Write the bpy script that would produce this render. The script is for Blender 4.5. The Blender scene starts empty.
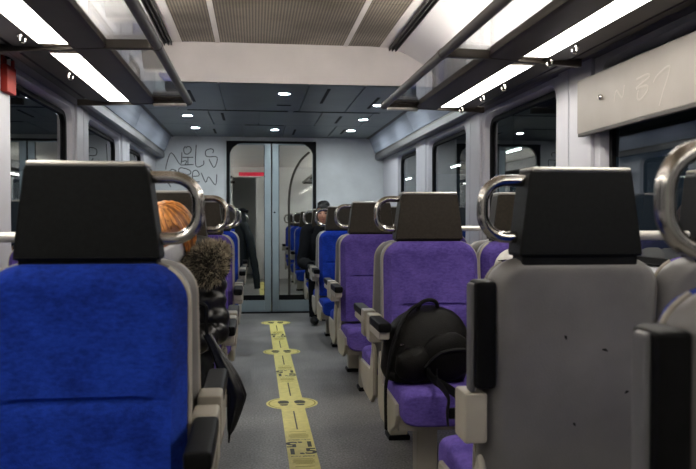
import bpy, bmesh, math, random
from mathutils import Vector, Matrix, Euler
random.seed(7)
PI = math.pi
sc = bpy.context.scene
col = sc.collection
V = Vector

# ------------------------------------------------------------------ materials
def nodes_of(name):
    m = bpy.data.materials.new(name); m.use_nodes = True
    nt = m.node_tree; b = nt.nodes['Principled BSDF']
    return m, nt, b
def setin(b, k, v):
    if k in b.inputs: b.inputs[k].default_value = v
def c4(c): return (c[0], c[1], c[2], 1)
def mat(name, c, rough=.5, metal=0, var=.0, scale=20, bump=0, bscale=200, stretch=(1,1,1), coat=0, spec=.5):
    """Principled with a noise variation of its own colour and an optional noise bump."""
    m, nt, b = nodes_of(name)
    setin(b, 'Base Color', c4(c)); setin(b, 'Roughness', rough); setin(b, 'Metallic', metal)
    setin(b, 'Specular IOR Level', spec); setin(b, 'Coat Weight', coat)
    tc = nt.nodes.new('ShaderNodeTexCoord'); mp = nt.nodes.new('ShaderNodeMapping')
    mp.inputs['Scale'].default_value = stretch
    nt.links.new(tc.outputs['Object'], mp.inputs['Vector'])
    n = nt.nodes.new('ShaderNodeTexNoise'); n.inputs['Scale'].default_value = scale; n.inputs['Detail'].default_value = 5
    nt.links.new(mp.outputs[0], n.inputs['Vector'])
    r = nt.nodes.new('ShaderNodeValToRGB')
    r.color_ramp.elements[0].position = .3; r.color_ramp.elements[1].position = .7
    r.color_ramp.elements[0].color = c4([max(0, x*(1-var)) for x in c]); r.color_ramp.elements[1].color = c4([min(1, x*(1+var)) for x in c])
    nt.links.new(n.outputs['Fac'], r.inputs[0]); nt.links.new(r.outputs[0], b.inputs['Base Color'])
    if bump:
        n2 = nt.nodes.new('ShaderNodeTexNoise'); n2.inputs['Scale'].default_value = bscale; n2.inputs['Detail'].default_value = 3
        nt.links.new(mp.outputs[0], n2.inputs['Vector'])
        bp = nt.nodes.new('ShaderNodeBump'); bp.inputs['Strength'].default_value = bump; bp.inputs['Distance'].default_value = .004
        nt.links.new(n2.outputs['Fac'], bp.inputs['Height']); nt.links.new(bp.outputs[0], b.inputs['Normal'])
    return m
def emit(name, c, s):
    m, nt, b = nodes_of(name)
    setin(b, 'Base Color', c4(c)); setin(b, 'Emission Color', c4(c)); setin(b, 'Emission Strength', s)
    return m
def glassmat(name, tint, f0, rough=0.0):
    """thin pane: tinted see-through plus a mirror-like surface reflection growing at grazing angles (Schlick)"""
    m = bpy.data.materials.new(name); m.use_nodes = True; nt = m.node_tree; nt.nodes.clear()
    def N(t, **k):
        n = nt.nodes.new(t)
        for a, v in k.items(): setattr(n, a, v)
        return n
    out = N('ShaderNodeOutputMaterial'); mx = N('ShaderNodeMixShader'); t = N('ShaderNodeBsdfTransparent'); g = N('ShaderNodeBsdfGlossy')
    t.inputs[0].default_value = c4(tint); g.inputs[0].default_value = (1, 1, 1, 1); g.inputs['Roughness'].default_value = rough
    ge = N('ShaderNodeNewGeometry'); dt = N('ShaderNodeVectorMath', operation='DOT_PRODUCT'); ab = N('ShaderNodeMath', operation='ABSOLUTE')
    nt.links.new(ge.outputs['Normal'], dt.inputs[0]); nt.links.new(ge.outputs['Incoming'], dt.inputs[1]); nt.links.new(dt.outputs['Value'], ab.inputs[0])
    om = N('ShaderNodeMath', operation='SUBTRACT'); om.inputs[0].default_value = 1; nt.links.new(ab.outputs[0], om.inputs[1])
    pw = N('ShaderNodeMath', operation='POWER'); pw.inputs[1].default_value = 5; nt.links.new(om.outputs[0], pw.inputs[0])
    ma = N('ShaderNodeMath', operation='MULTIPLY_ADD'); ma.inputs[1].default_value = 1-f0; ma.inputs[2].default_value = f0; nt.links.new(pw.outputs[0], ma.inputs[0])
    nt.links.new(ma.outputs[0], mx.inputs[0]); nt.links.new(t.outputs[0], mx.inputs[1]); nt.links.new(g.outputs[0], mx.inputs[2])
    nt.links.new(mx.outputs[0], out.inputs[0])
    return m
def fabric(name, a, b_):
    m, nt, b = nodes_of(name)
    setin(b, 'Roughness', .95); setin(b, 'Specular IOR Level', .15); setin(b, 'Sheen Weight', .12); setin(b, 'Sheen Roughness', .6)
    setin(b, 'Sheen Tint', c4([min(1, x*2.5) for x in b_]))
    tc = nt.nodes.new('ShaderNodeTexCoord')
    mp = nt.nodes.new('ShaderNodeMapping'); mp.inputs['Scale'].default_value = (1, 1, 2.2); nt.links.new(tc.outputs['Object'], mp.inputs[0])
    n1 = nt.nodes.new('ShaderNodeTexNoise'); n1.inputs['Scale'].default_value = 55; n1.inputs['Detail'].default_value = 6; n1.inputs['Roughness'].default_value = .7
    n2 = nt.nodes.new('ShaderNodeTexNoise'); n2.inputs['Scale'].default_value = 9; n2.inputs['Detail'].default_value = 4
    nt.links.new(mp.outputs[0], n1.inputs[0]); nt.links.new(tc.outputs['Object'], n2.inputs[0])
    ad = nt.nodes.new('ShaderNodeMath'); ad.operation = 'MULTIPLY_ADD'; ad.inputs[1].default_value = .6
    nt.links.new(n2.outputs['Fac'], ad.inputs[0])
    sc_ = nt.nodes.new('ShaderNodeMath'); sc_.operation = 'MULTIPLY'; sc_.inputs[1].default_value = .55
    nt.links.new(n1.outputs['Fac'], sc_.inputs[0]); nt.links.new(sc_.outputs[0], ad.inputs[2])
    r = nt.nodes.new('ShaderNodeValToRGB'); r.color_ramp.elements[0].position = .46; r.color_ramp.elements[1].position = .70
    r.color_ramp.elements[0].color = c4(a); r.color_ramp.elements[1].color = c4(b_)
    nt.links.new(ad.outputs[0], r.inputs[0]); nt.links.new(r.outputs[0], b.inputs['Base Color'])
    w = nt.nodes.new('ShaderNodeTexNoise'); w.inputs['Scale'].default_value = 420; nt.links.new(tc.outputs['Object'], w.inputs[0])
    bp = nt.nodes.new('ShaderNodeBump'); bp.inputs['Strength'].default_value = .5; bp.inputs['Distance'].default_value = .004
    nt.links.new(w.outputs['Fac'], bp.inputs['Height']); nt.links.new(bp.outputs[0], b.inputs['Normal'])
    return m

M = {}
M['blue'] = fabric('blue_fabric', (.004, .015, .145), (.011, .043, .34))
M['purple'] = fabric('purple_fabric', (.060, .038, .19), (.125, .085, .34))
M['shell'] = mat('grey_shell', (.158, .151, .143), .46, 0, .2, 4.5, .15, 220)
M['rim'] = mat('beige_plastic', (.36, .33, .27), .45, 0, .08, 8)
M['leather2'] = mat('brown_black_leatherette', (.026, .0205, .0135), .5, 0, .25, 90, .25, 500, spec=.25)
M['leather'] = mat('black_leatherette', (.0050, .0054, .0054), .5, 0, .3, 90, .25, 500, spec=.13)
M['blackp'] = mat('black_plastic', (.0035, .0035, .0036), .5, 0, .2, 40, spec=.1)
M['trim'] = mat('satin_trim', (.42, .40, .36), .35, .6, .1, 30)
M['steel'] = mat('polished_steel', (.46, .435, .40), .17, 1, .08, 12)
M['bar'] = mat('cream_bar', (.6, .57, .52), .35, .3, .05, 20)
M['black'] = mat('rubber_black', (.004, .004, .0045), .6, 0, .1, 30, spec=.15)
M['wall'] = mat('wall_lining', (.46, .46, .49), .4, 0, .05, 3)
M['bulk'] = mat('bulkhead_laminate', (.56, .59, .60), .4, 0, .10, 4, .03, 100)
M['doorm'] = mat('door_aluminium', (.30, .37, .40), .38, .35, .06, 6)
M['lowceil'] = mat('dark_ceiling_panel', (.17, .20, .20), .42, .3, .1, 3)
M['cove'] = mat('brushed_cove', (.58, .64, .76), .27, .5, .12, 5, stretch=(1, .15, 4))
M['cream'] = mat('cream_panel', (.80, .755, .72), .5, 0, .05, 4, .03, 60)
M['white'] = mat('white_ceiling', (.80, .78, .77), .45, 0, .03, 3)
M['rackdark'] = mat('rack_bronze', (.062, .052, .042), .45, .15, .12, 8, spec=.3)
M['racktube'] = mat('rack_tube_grey', (.075, .068, .058), .4, .2, .1, 10, spec=.35)
M['soffit'] = mat('soffit_dark', (.05, .044, .038), .45, .1, .12, 6, spec=.3)
M['soffit2'] = mat('soffit_grey', (.12, .118, .12), .42, .2, .08, 6)
M['blind'] = mat('blind_beige', (.245, .22, .196), .5, 0, .06, 7)
M['scrawl'] = mat('pale_scrawl', (.31, .28, .25), .7)
M['ink'] = mat('marker_ink', (.02, .022, .025), .6)
M['red'] = mat('red_plastic', (.34, .014, .004), .6, 0, .1, 20)
M['yellow'] = mat('yellow_sticker', (.74, .66, .20), .5, 0, .10, 25)
M['print'] = mat('dark_print', (.05, .05, .02), .6)
M['print2'] = mat('olive_print', (.38, .31, .04), .6)
M['track'] = mat('track_dark', (.03, .028, .025), .5)
M['bag'] = mat('backpack_cloth', (.0032, .0028, .0022), .55, 0, .7, 14, .4, 160, spec=.12)
M['bag2'] = mat('backpack_webbing', (.004, .004, .004), .65, 0, .2, 60, spec=.15)
M['puffer'] = mat('black_puffer_nylon', (.004, .004, .0035), .28, 0, .2, 30, .5, 45, spec=.45)
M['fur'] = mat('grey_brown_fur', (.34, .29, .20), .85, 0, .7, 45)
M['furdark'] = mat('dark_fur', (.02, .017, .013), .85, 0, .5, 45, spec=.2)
M['hair'] = mat('ginger_hair', (.62, .25, .055), .38, 0, .45, 60, stretch=(1, 1, .3))
M['hairdark'] = mat('dark_ginger_hair', (.26, .085, .018), .42, 0, .4, 60, stretch=(1, 1, .3))
M['darkhair'] = mat('black_hair', (.006, .005, .0045), .55, 0, .3, 60, spec=.2)
M['skin'] = mat('skin', (.60, .30, .19), .5, 0, .08, 30)
M['mask'] = mat('white_mask', (.72, .72, .70), .8, 0, .04, 60)
M['darkcloth'] = mat('black_cloth', (.004, .0045, .0055), .85, 0, .3, 40, .2, 200, spec=.1)
M['teal'] = mat('dark_green_coat', (.005, .008, .008), .6, 0, .3, 30, .3, 80, spec=.2)
M['whitecloth'] = mat('off_white_jacket', (.55, .53, .50), .8, 0, .08, 40, .2, 150)
M['eye'] = mat('eye_dark', (.02, .015, .01), .2)
M['glass'] = glassmat('window_glass', (.55, .62, .60), .14)
M['doorglass'] = glassmat('door_glass', (.86, .90, .89), .02)
M['rackglass'] = glassmat('rack_glass', (.92, .93, .93), .012, .02)
M['strip'] = emit('strip_diffuser', (1, .95, .87), 8.0)
M['stripfade'] = mat('strip_end_fade', (.55, .46, .32), .5)  # tan colour paints the strip light's fade to yellow
M['uplight'] = emit('uplight_tube', (1, .95, .90), 17.0)
M['down'] = emit('downlight_lens', (.92, .98, 1), 150)
M['strip2'] = emit('strip_diffuser_cool', (1, .98, .93), 5)
M['tube'] = emit('platform_tube', (.85, 1, .98), 9)
M['redled'] = emit('red_display', (.8, .02, .06), .13)
M['platform'] = mat('platform_concrete', (.05, .05, .05), .9)
M['darkroof'] = mat('station_roof', (.02, .022, .025), .9)
M['chrome'] = mat('hook_metal', (.75, .72, .68), .2, 1)

# carpet/vinyl floor
def floor_mat():
    m, nt, b = nodes_of('floor_vinyl')
    setin(b, 'Roughness', .42); setin(b, 'Specular IOR Level', .45)
    tc = nt.nodes.new('ShaderNodeTexCoord')
    n1 = nt.nodes.new('ShaderNodeTexNoise'); n1.inputs['Scale'].default_value = 95; n1.inputs['Detail'].default_value = 4
    n2 = nt.nodes.new('ShaderNodeTexNoise'); n2.inputs['Scale'].default_value = 2.2; n2.inputs['Detail'].default_value = 5
    nt.links.new(tc.outputs['Object'], n1.inputs[0]); nt.links.new(tc.outputs['Object'], n2.inputs[0])
    r1 = nt.nodes.new('ShaderNodeValToRGB'); r1.color_ramp.elements[0].color = (.105, .102, .10, 1); r1.color_ramp.elements[1].color = (.31, .30, .292, 1)
    r1.color_ramp.elements[0].position = .35; r1.color_ramp.elements[1].position = .68
    nt.links.new(n1.outputs['Fac'], r1.inputs[0])
    r2 = nt.nodes.new('ShaderNodeValToRGB'); r2.color_ramp.elements[0].color = (.72, .72, .72, 1); r2.color_ramp.elements[1].color = (1.1, 1.1, 1.08, 1)
    r2.color_ramp.elements[0].position = .35; r2.color_ramp.elements[1].position = .65
    nt.links.new(n2.outputs['Fac'], r2.inputs[0])
    mx = nt.nodes.new('ShaderNodeMix'); mx.data_type = 'RGBA'; mx.blend_type = 'MULTIPLY'; mx.inputs[0].default_value = 1
    nt.links.new(r1.outputs[0], mx.inputs[6]); nt.links.new(r2.outputs[0], mx.inputs[7]); nt.links.new(mx.outputs[2], b.inputs['Base Color'])
    bp = nt.nodes.new('ShaderNodeBump'); bp.inputs['Strength'].default_value = .12; bp.inputs['Distance'].default_value = .002
    nt.links.new(n1.outputs['Fac'], bp.inputs['Height']); nt.links.new(bp.outputs[0], b.inputs['Normal'])
    return m
M['floor'] = floor_mat()
# perforated ceiling grille
def grille_mat():
    m, nt, b = nodes_of('perforated_grille'); setin(b, 'Roughness', .5); setin(b, 'Metallic', .2)
    tc = nt.nodes.new('ShaderNodeTexCoord')
    v = nt.nodes.new('ShaderNodeTexVoronoi'); v.voronoi_dimensions = '2D'; v.inputs['Scale'].default_value = 52; v.inputs['Randomness'].default_value = 0
    nt.links.new(tc.outputs['Object'], v.inputs[0])
    r = nt.nodes.new('ShaderNodeValToRGB'); r.color_ramp.elements[0].color = (.03, .024, .017, 1); r.color_ramp.elements[1].color = (.34, .29, .22, 1)
    r.color_ramp.elements[0].position = .26; r.color_ramp.elements[1].position = .40
    nt.links.new(v.outputs['Distance'], r.inputs[0])
    n = nt.nodes.new('ShaderNodeTexNoise'); n.inputs['Scale'].default_value = 2.5; nt.links.new(tc.outputs['Object'], n.inputs[0])
    r2 = nt.nodes.new('ShaderNodeValToRGB'); r2.color_ramp.elements[0].color = (.6, .58, .55, 1); r2.color_ramp.elements[1].color = (1, 1, 1, 1)
    r2.color_ramp.elements[0].position = .35; r2.color_ramp.elements[1].position = .6
    nt.links.new(n.outputs['Fac'], r2.inputs[0])
    mx = nt.nodes.new('ShaderNodeMix'); mx.data_type = 'RGBA'; mx.blend_type = 'MULTIPLY'; mx.inputs[0].default_value = 1
    nt.links.new(r.outputs[0], mx.inputs[6]); nt.links.new(r2.outputs[0], mx.inputs[7]); nt.links.new(mx.outputs[2], b.inputs['Base Color'])
    return m
M['grille'] = grille_mat()

# ------------------------------------------------------------------ mesh helpers
class MB:
    def __init__(s): s.v = []; s.f = []; s.mi = []; s.cur = 0
    def add(s, vs, fs):
        o = len(s.v); s.v += [tuple(p) for p in vs]
        s.f += [tuple(i+o for i in f) for f in fs]; s.mi += [s.cur]*len(fs); return s
    def bm(s, bm, mx=None):
        bm.verts.ensure_lookup_table(); bm.verts.index_update()
        vs = [(mx @ v.co) if mx else v.co for v in bm.verts]
        s.add([tuple(p) for p in vs], [tuple(v.index for v in f.verts) for f in bm.faces]); bm.free(); return s
    def box(s, x0, x1, y0, y1, z0, z1, bev=0, seg=2, mx=None):
        bm = bmesh.new(); bmesh.ops.create_cube(bm, size=1)
        for v in bm.verts:
            v.co = V(((x0+x1)/2+v.co.x*(x1-x0), (y0+y1)/2+v.co.y*(y1-y0), (z0+z1)/2+v.co.z*(z1-z0)))
        if bev: bmesh.ops.bevel(bm, geom=list(bm.edges), offset=bev, segments=seg, profile=.5, affect='EDGES')
        return s.bm(bm, mx)
    def prism(s, pts, fn, d0, d1, bev=0, seg=2):
        """outline pts (a,b) extruded between d0 and d1; fn(a,b,d)->xyz"""
        bm = bmesh.new(); n = len(pts)
        A = [bm.verts.new(fn(a, b, d0)) for a, b in pts]; B = [bm.verts.new(fn(a, b, d1)) for a, b in pts]
        fa = bm.faces.new(A); fb = bm.faces.new(list(reversed(B)))
        for i in range(n): bm.faces.new((A[(i+1) % n], A[i], B[i], B[(i+1) % n]))
        bmesh.ops.recalc_face_normals(bm, faces=list(bm.faces))
        if bev: bmesh.ops.bevel(bm, geom=list(fa.edges)+list(fb.edges), offset=bev, segments=seg, profile=.5, affect='EDGES')
        return s.bm(bm)
    def loft(s, rings, cap=True, closed=True):
        n = len(rings[0]); vs = [p for r in rings for p in r]; fs = []
        for i in range(len(rings)-1):
            for j in range(n if closed else n-1):
                k = (j+1) % n; fs.append((i*n+j, i*n+k, (i+1)*n+k, (i+1)*n+j))
        if cap and closed:
            fs.append(tuple(reversed(range(n)))); fs.append(tuple((len(rings)-1)*n+j for j in range(n)))
        return s.add(vs, fs)
    def sweep(s, path, rad, segs=10, closed=False, flat=None, cap=True):
        """tube along path; rad a number or list; flat=(width,thick,up) makes a ribbon-ish ellipse"""
        P = [V(p) for p in path]; n = len(P); R = rad if isinstance(rad, (list, tuple)) else [rad]*n
        rings = []; prev = None
        for i in range(n):
            if closed: t = (P[(i+1) % n]-P[i-1])
            else: t = P[min(i+1, n-1)]-P[max(i-1, 0)]
            t.normalize()
            if prev is None:
                up = V((0, 0, 1)) if abs(t.z) < .9 else V((1, 0, 0))
                if flat and len(flat) > 1: up = V(flat[1])
                a = t.cross(up).normalized()
            else:
                a = (prev - t*prev.dot(t)).normalized()
            prev = a; b = t.cross(a).normalized(); fl = flat[0] if flat else 1
            rings.append([tuple(P[i]+a*math.cos(2*PI*k/segs)*R[i]+b*math.sin(2*PI*k/segs)*R[i]*fl) for k in range(segs)])
        if closed: rings.append(rings[0]); return s.loft(rings, cap=False)
        return s.loft(rings, cap)
    def ellipsoid(s, c, r, sub=3, fn=None, mx=None):
        bm = bmesh.new(); bmesh.ops.create_icosphere(bm, subdivisions=sub, radius=1)
        for v in bm.verts:
            d = v.co.copy(); k = fn(d) if fn else 1
            v.co = V((c[0]+d.x*r[0]*k, c[1]+d.y*r[1]*k, c[2]+d.z*r[2]*k))
        return s.bm(bm, mx)
    def lathe(s, prof, c=(0, 0, 0), segs=20, axis='z'):
        rings = []
        for r, h in prof:
            ring = []
            for k in range(segs):
                a = 2*PI*k/segs
                x, y = r*math.cos(a), r*math.sin(a)
                p = {'z': (x, y, h), 'y': (x, h, y), 'x': (h, x, y)}[axis]
                ring.append((c[0]+p[0], c[1]+p[1], c[2]+p[2]))
            rings.append(ring)
        return s.loft(rings)
    def build(s, name, mats, parent=None, smooth=40, loc=None):
        me = bpy.data.meshes.new(name); me.from_pydata(s.v, [], s.f)
        if not isinstance(mats, (list, tuple)): mats = [mats]
        for m in mats: me.materials.append(m)
        if len(mats) > 1:
            for p, i in zip(me.polygons, s.mi): p.material_index = i
        bm = bmesh.new(); bm.from_mesh(me); bmesh.ops.recalc_face_normals(bm, faces=list(bm.faces)); bm.to_mesh(me); bm.free()
        me.update()
        if smooth:
            me.polygons.foreach_set('use_smooth', [True]*len(me.polygons))
            try: me.set_sharp_from_angle(angle=math.radians(smooth))
            except Exception: pass
        o = bpy.data.objects.new(name, me); col.objects.link(o)
        if smooth and len(me.polygons) < 4000:
            wm = o.modifiers.new('weighted', 'WEIGHTED_NORMAL'); wm.keep_sharp = True
        if parent: o.parent = parent
        if loc: o.location = loc
        return o

def tag(o, label=None, cat=None, group=None, kind=None):
    if label: o['label'] = label
    if cat: o['category'] = cat
    if group: o['group'] = group
    if kind: o['kind'] = kind
    return o
def empty(name, loc, rz=0, **k):
    o = bpy.data.objects.new(name, None); col.objects.link(o); o.location = loc; o.rotation_euler = (0, 0, rz); o.empty_display_size = .1
    return tag(o, **k)
def struct(name, mb, m, smooth=30): return tag(mb.build(name, m, None, smooth), kind='structure')
def kids(o): return [c for c in bpy.data.objects if c.parent is o]
def copy_tree(o, parent=None):
    c = o.copy(); col.objects.link(c)
    if parent: c.parent = parent
    for ch in kids(o): copy_tree(ch, c)
    return c
def arc(cx, cz, r, a0, a1, n=7):
    return [(cx+r*math.cos(math.radians(a0+(a1-a0)*i/(n-1))), cz+r*math.sin(math.radians(a0+(a1-a0)*i/(n-1)))) for i in range(n)]
def rrect(x0, x1, z0, z1, r, n=7):
    return arc(x1-r, z0+r, r, -90, 0, n)+arc(x1-r, z1-r, r, 0, 90, n)+arc(x0+r, z1-r, r, 90, 180, n)+arc(x0+r, z0+r, r, 180, 270, n)
def smooth_path(pts, n=8):
    P = [V(p) for p in pts]; out = []
    for i in range(len(P)-1):
        p0 = P[max(i-1, 0)]; p1 = P[i]; p2 = P[i+1]; p3 = P[min(i+2, len(P)-1)]
        for k in range(n):
            t = k/n
            out.append(.5*((2*p1)+(p2-p0)*t+(2*p0-5*p1+4*p2-p3)*t*t+(3*p1-p0-3*p2+p3)*t**3))
    out.append(P[-1]); return out
def lerp_list(vals, n):
    out = []
    for i in range(n):
        t = i/(n-1)*(len(vals)-1); k = min(int(t), len(vals)-2); out.append(vals[k]+(vals[k+1]-vals[k])*(t-k))
    return out

# ------------------------------------------------------------------ camera
H = 1.116; CX = -.2
cam_d = bpy.data.cameras.new('camera'); cam = bpy.data.objects.new('camera', cam_d); col.objects.link(cam); sc.camera = cam
cam.location = (CX, 0, H); cam.rotation_euler = (PI/2-math.radians(1.07), 0, -math.radians(6.98))
cam_d.sensor_width = 36; cam_d.lens = 36*760/696; cam_d.clip_start = .05; cam_d.clip_end = 100
cam_d.dof.use_dof = True; cam_d.dof.focus_distance = 4.2; cam_d.dof.aperture_fstop = 5.6

# ------------------------------------------------------------------ setting
XW = 1.36; YB = 9.18; Y0 = -2.2; Y2 = 14.6; YH = 5.56; ZL = 2.11; YE = 4.62
fl = MB(); fl.box(-1.45, 1.45, Y0-.1, Y2+1.6, -.08, 0); struct('floor', fl, M['floor'])

# window bays on both side walls
WZ0, WZ1 = .93, 1.815
wins = [(-1.35, -.12), (.36, 1.58), (2.06, 3.28), (3.83, 5.04), (5.54, 6.74), (7.28, 8.22)]
wins2 = [(9.9, 11.1), (11.6, 12.8), (13.2, 14.2)]
def wall(side, name, wlist, ya, yb, ztop):
    mb = MB(); s = side
    edges = [ya]+[(wlist[i][1]+wlist[i+1][0])/2 for i in range(len(wlist)-1)]+[yb]
    for i, (a, b) in enumerate(wlist):
        e0, e1 = edges[i], edges[i+1]
        inner = rrect(a-.02, b+.02, WZ0-.02, WZ1+.02, .10, 8)
        outer = []
        for (y, z) in inner:      # project each reveal point onto the bay rectangle
            cy, cz = (a+b)/2, (WZ0+WZ1)/2; dy, dz = y-cy, z-cz
            ts = []
            if dy > 1e-6: ts.append((e1-cy)/dy)
            if dy < -1e-6: ts.append((e0-cy)/dy)
            if dz > 1e-6: ts.append((ztop-cz)/dz)
            if dz < -1e-6: ts.append((0-cz)/dz)
            t = min(ts); outer.append((cy+dy*t, cz+dz*t))
        n = len(inner)
        # four exact corners are filled by separate triangles so the bay closes
        R0 = [(s*XW, y, z) for y, z in outer]; R1 = [(s*XW, y, z) for y, z in inner]
        lip = rrect(a-.012, b+.012, WZ0-.012, WZ1+.012, .095, 8)
        R2 = [(s*(XW+.012), y, z) for y, z in lip]
        dp = rrect(a, b, WZ0, WZ1, .09, 8)
        R3 = [(s*(XW+.05), y, z) for y, z in dp]
        mb.loft([R0+R0[:1], R1+R1[:1], R2+R2[:1], R3+R3[:1]], cap=False, closed=False)
        for k in range(n):
            (y1, z1), (y2, z2) = outer[k], outer[(k+1) % n]
            if abs(y1-y2) > 1e-5 and abs(z1-z2) > 1e-5:
                cyy = e1 if max(y1, y2) > (a+b)/2 and abs(max(y1, y2)-e1) < 1e-4 else e0
                czz = ztop if abs(max(z1, z2)-ztop) < 1e-4 else 0
                mb.add([(s*XW, y1, z1), (s*XW, cyy, czz), (s*XW, y2, z2)], [(0, 1, 2)])
    o = struct(name, mb, M['wall'], 35)
    ob = MB(); ob.box(*sorted((s*(XW+.10), s*(XW+.06))), ya, yb, 0, WZ0-.06); ob.box(*sorted((s*(XW+.10), s*(XW+.06))), ya, yb, WZ1+.06, ztop+.1)
    struct('wall_'+('left' if s < 0 else 'right')+'_outer', ob, M['darkroof'])
    return o
wn = 1
def windows(side, wlist):
    global wn
    s = side
    for (a, b) in wlist:
        mb = MB()
        g0 = rrect(a, b, WZ0, WZ1, .09, 8); g1 = rrect(a+.035, b-.035, WZ0+.035, WZ1-.035, .07, 8)
        A = [(s*(XW+.045), y, z) for y, z in g0]; B = [(s*(XW+.028), y, z) for y, z in rrect(a+.012, b-.012, WZ0+.012, WZ1-.012, .08, 8)]
        C = [(s*(XW+.03), y, z) for y, z in g1]; D = [(s*(XW+.05), y, z) for y, z in g1]
        mb.loft([A, B, C, D], cap=False)
        fr = struct('window_%d' % wn, mb, M['black'], 35)
        gl = MB(); gl.add([(s*(XW+.046), y, z) for y, z in g1], [tuple(range(len(g1)))])
        go = gl.build('pane', M['glass'], fr, 0)
        wn += 1
wall(-1, 'wall_left', wins, Y0, YB, 1.97); wall(1, 'wall_right', wins, Y0, YB, 1.97)
wall(-1, 'wall_left_beyond', wins2, YB, Y2, 2.12); wall(1, 'wall_right_beyond', wins2, YB, Y2, 2.12)
windows(-1, wins); windows(1, wins); windows(-1, wins2); windows(1, wins2)

# pillar covers between the windows (slightly proud, with a joint down the middle)
tn = 1
for s in (-1, 1):
    for i in range(len(wins)-1):
        a, b = wins[i][1]+.05, wins[i+1][0]-.05
        mid = (a+b)/2+(.06 if s > 0 else .02)
        mb = MB()
        for (p, q) in ((a+.03, mid-.004), (mid+.004, b-.03)):
            mb.box(*sorted((s*(XW+.01), s*(XW-.018))), p, q, .5, 1.868, .008)
        struct('trim_%d' % tn, mb, M['wall']); tn += 1
# heater skirting
for s, nm in ((-1, 'baseboard_left'), (1, 'baseboard_right')):
    mb = MB(); mb.box(*sorted((s*XW, s*(XW-.05))), Y0, YB, 0, .16, .01); struct(nm, mb, M['soffit2'])

# rear wall behind the camera, outside the frame but closing the car
mb = MB(); mb.box(-1.45, 1.45, Y0-.06, Y0, 0, 2.5); struct('wall_back', mb, M['bulk'])

# high ceiling of the near section: profile swept along Y
mb = MB()
prof = [(.835, 2.372), (.90, 2.352), (1.02, 2.285), (1.16, 2.17), (1.28, 2.03), (1.345, 1.90)]
for s in (-1, 1):
    r0 = [(s*x, Y0, z) for x, z in prof]; r1 = [(s*x, YH, z) for x, z in prof]
    mb.loft([r0, r1], cap=False, closed=False)
struct('ceiling_side_panels', mb, M['white'], 60)
mb = MB()      # dark slot tracks either side of the grille
for s in (-1, 1):
    mb.box(*sorted((s*.785, s*.840)), Y0, YH, 2.385, 2.42); mb.box(*sorted((s*.783, s*.789)), Y0, YH, 2.365, 2.40); mb.box(*sorted((s*.806, s*.812)), Y0, YH, 2.362, 2.40)
    mb.box(*sorted((s*.832, s*.838)), Y0, YH, 2.36, 2.40)
struct('ceiling_track', mb, M['track'])
mb = MB()
for x0, x1 in ((-.715, -.48), (-.445, .445), (.48, .715)):
    y = YH
    while y > Y0:
        mb.box(x0, x1, max(Y0, y-1.1)+.003, y-.003, 2.395, 2.41); y -= 1.1
struct('ceiling_grille', mb, M['grille'])
mb = MB()
for x0, x1 in ((-.785, -.715), (-.48, -.445), (.445, .48), (.715, .785)): mb.box(x0, x1, Y0, YH, 2.39, 2.43, .003)
struct('ceiling_strips', mb, M['cream'])
mb = MB(); mb.box(-1.45, 1.45, Y0, YH+.05, 2.44, 2.5); struct('ceiling', mb, M['darkroof'])
# header where the ceiling drops
mb = MB()
hp = [(-1.33, 1.93), (-1.20, 2.11), (1.20, 2.11), (1.33, 1.93), (1.34, 1.93), (1.2, 2.2), (1.0, 2.31), (.80, 2.388)]
hp += [(.80-1.6*i/16, 2.388+.022*math.sin(PI*i/16)) for i in range(1, 17)]+[(-1.0, 2.31), (-1.2, 2.2), (-1.34, 1.93)]
hp = [(x, z) for x, z in hp if z >= 2.1]
mb.prism(hp, lambda a, b, d: (a, d, b), YH-.004, YH+.05); struct('ceiling_header', mb, M['cream'])

# low ceiling over the doors: panels with open joints, access-hatch slots
mb = MB()
ys = [YH+.004, 6.95, 8.0, YB]; xs = [-1.19, -.88, -.46, .20, .62, 1.19]
mb.box(-1.3, 1.3, YH+.05, YB, ZL+.02, ZL+.06)
for j in range(3):
    cuts = [xs, [-1.19, -.62, -.16, .42, .90, 1.19], [-1.19, -.86, -.33, .12, .66, 1.19]][j]
    for i in range(len(cuts)-1):
        mb.box(cuts[i]+.004, cuts[i+1]-.004, ys[j]+.004, ys[j+1]-.004, ZL, ZL+.022, .003)
struct('ceiling_low', mb, M['lowceil'])
mb = MB()
for (x, y, l) in ((-.70, 6.2, .55), (-.50, 7.4, .5), (.36, 6.1, .7), (.80, 6.4, .6), (.62, 7.5, .5), (-.64, 8.6, .4), (.24, 8.6, .5), (.78, 8.5, .4)):
    mb.box(x-.012, x+.012, y-l/2, y+l/2, ZL-.004, ZL+.003)
for (x, y, l) in ((-.35, 6.97, .9), (.55, 6.98, .8), (-.1, 8.0, .4), (.05, 6.6, .12)):
    mb.box(x-l/2, x+l/2, y-.014, y+.014, ZL-.004, ZL+.003)
struct('ceiling_slots', mb, M['black'])
# brushed coves
for s, nm in ((-1, 'trim_cove_left'), (1, 'trim_cove_right')):
    mb = MB()
    for (p, q) in ((YE+.02, 6.9), (6.906, YB)):
        pr = [(1.175, 2.115), (1.247, 1.945), (1.256, 1.932), (1.27, 1.930), (1.36, 1.94), (1.36, 2.11)]
        mb.prism(pr, lambda a, b, d: (s*a, d, b), p, q)
    struct(nm, mb, M['cove'])
    mb = MB(); mb.box(*sorted((s*1.262, s*1.36)), YE+.02, YB, 1.900, 1.931); mb.box(*sorted((s*1.15, s*1.178)), YH+.05, YB, ZL-.006, ZL+.004)
    struct(nm.replace('cove', 'cove_shadow_gap'), mb, M['soffit'])
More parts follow.
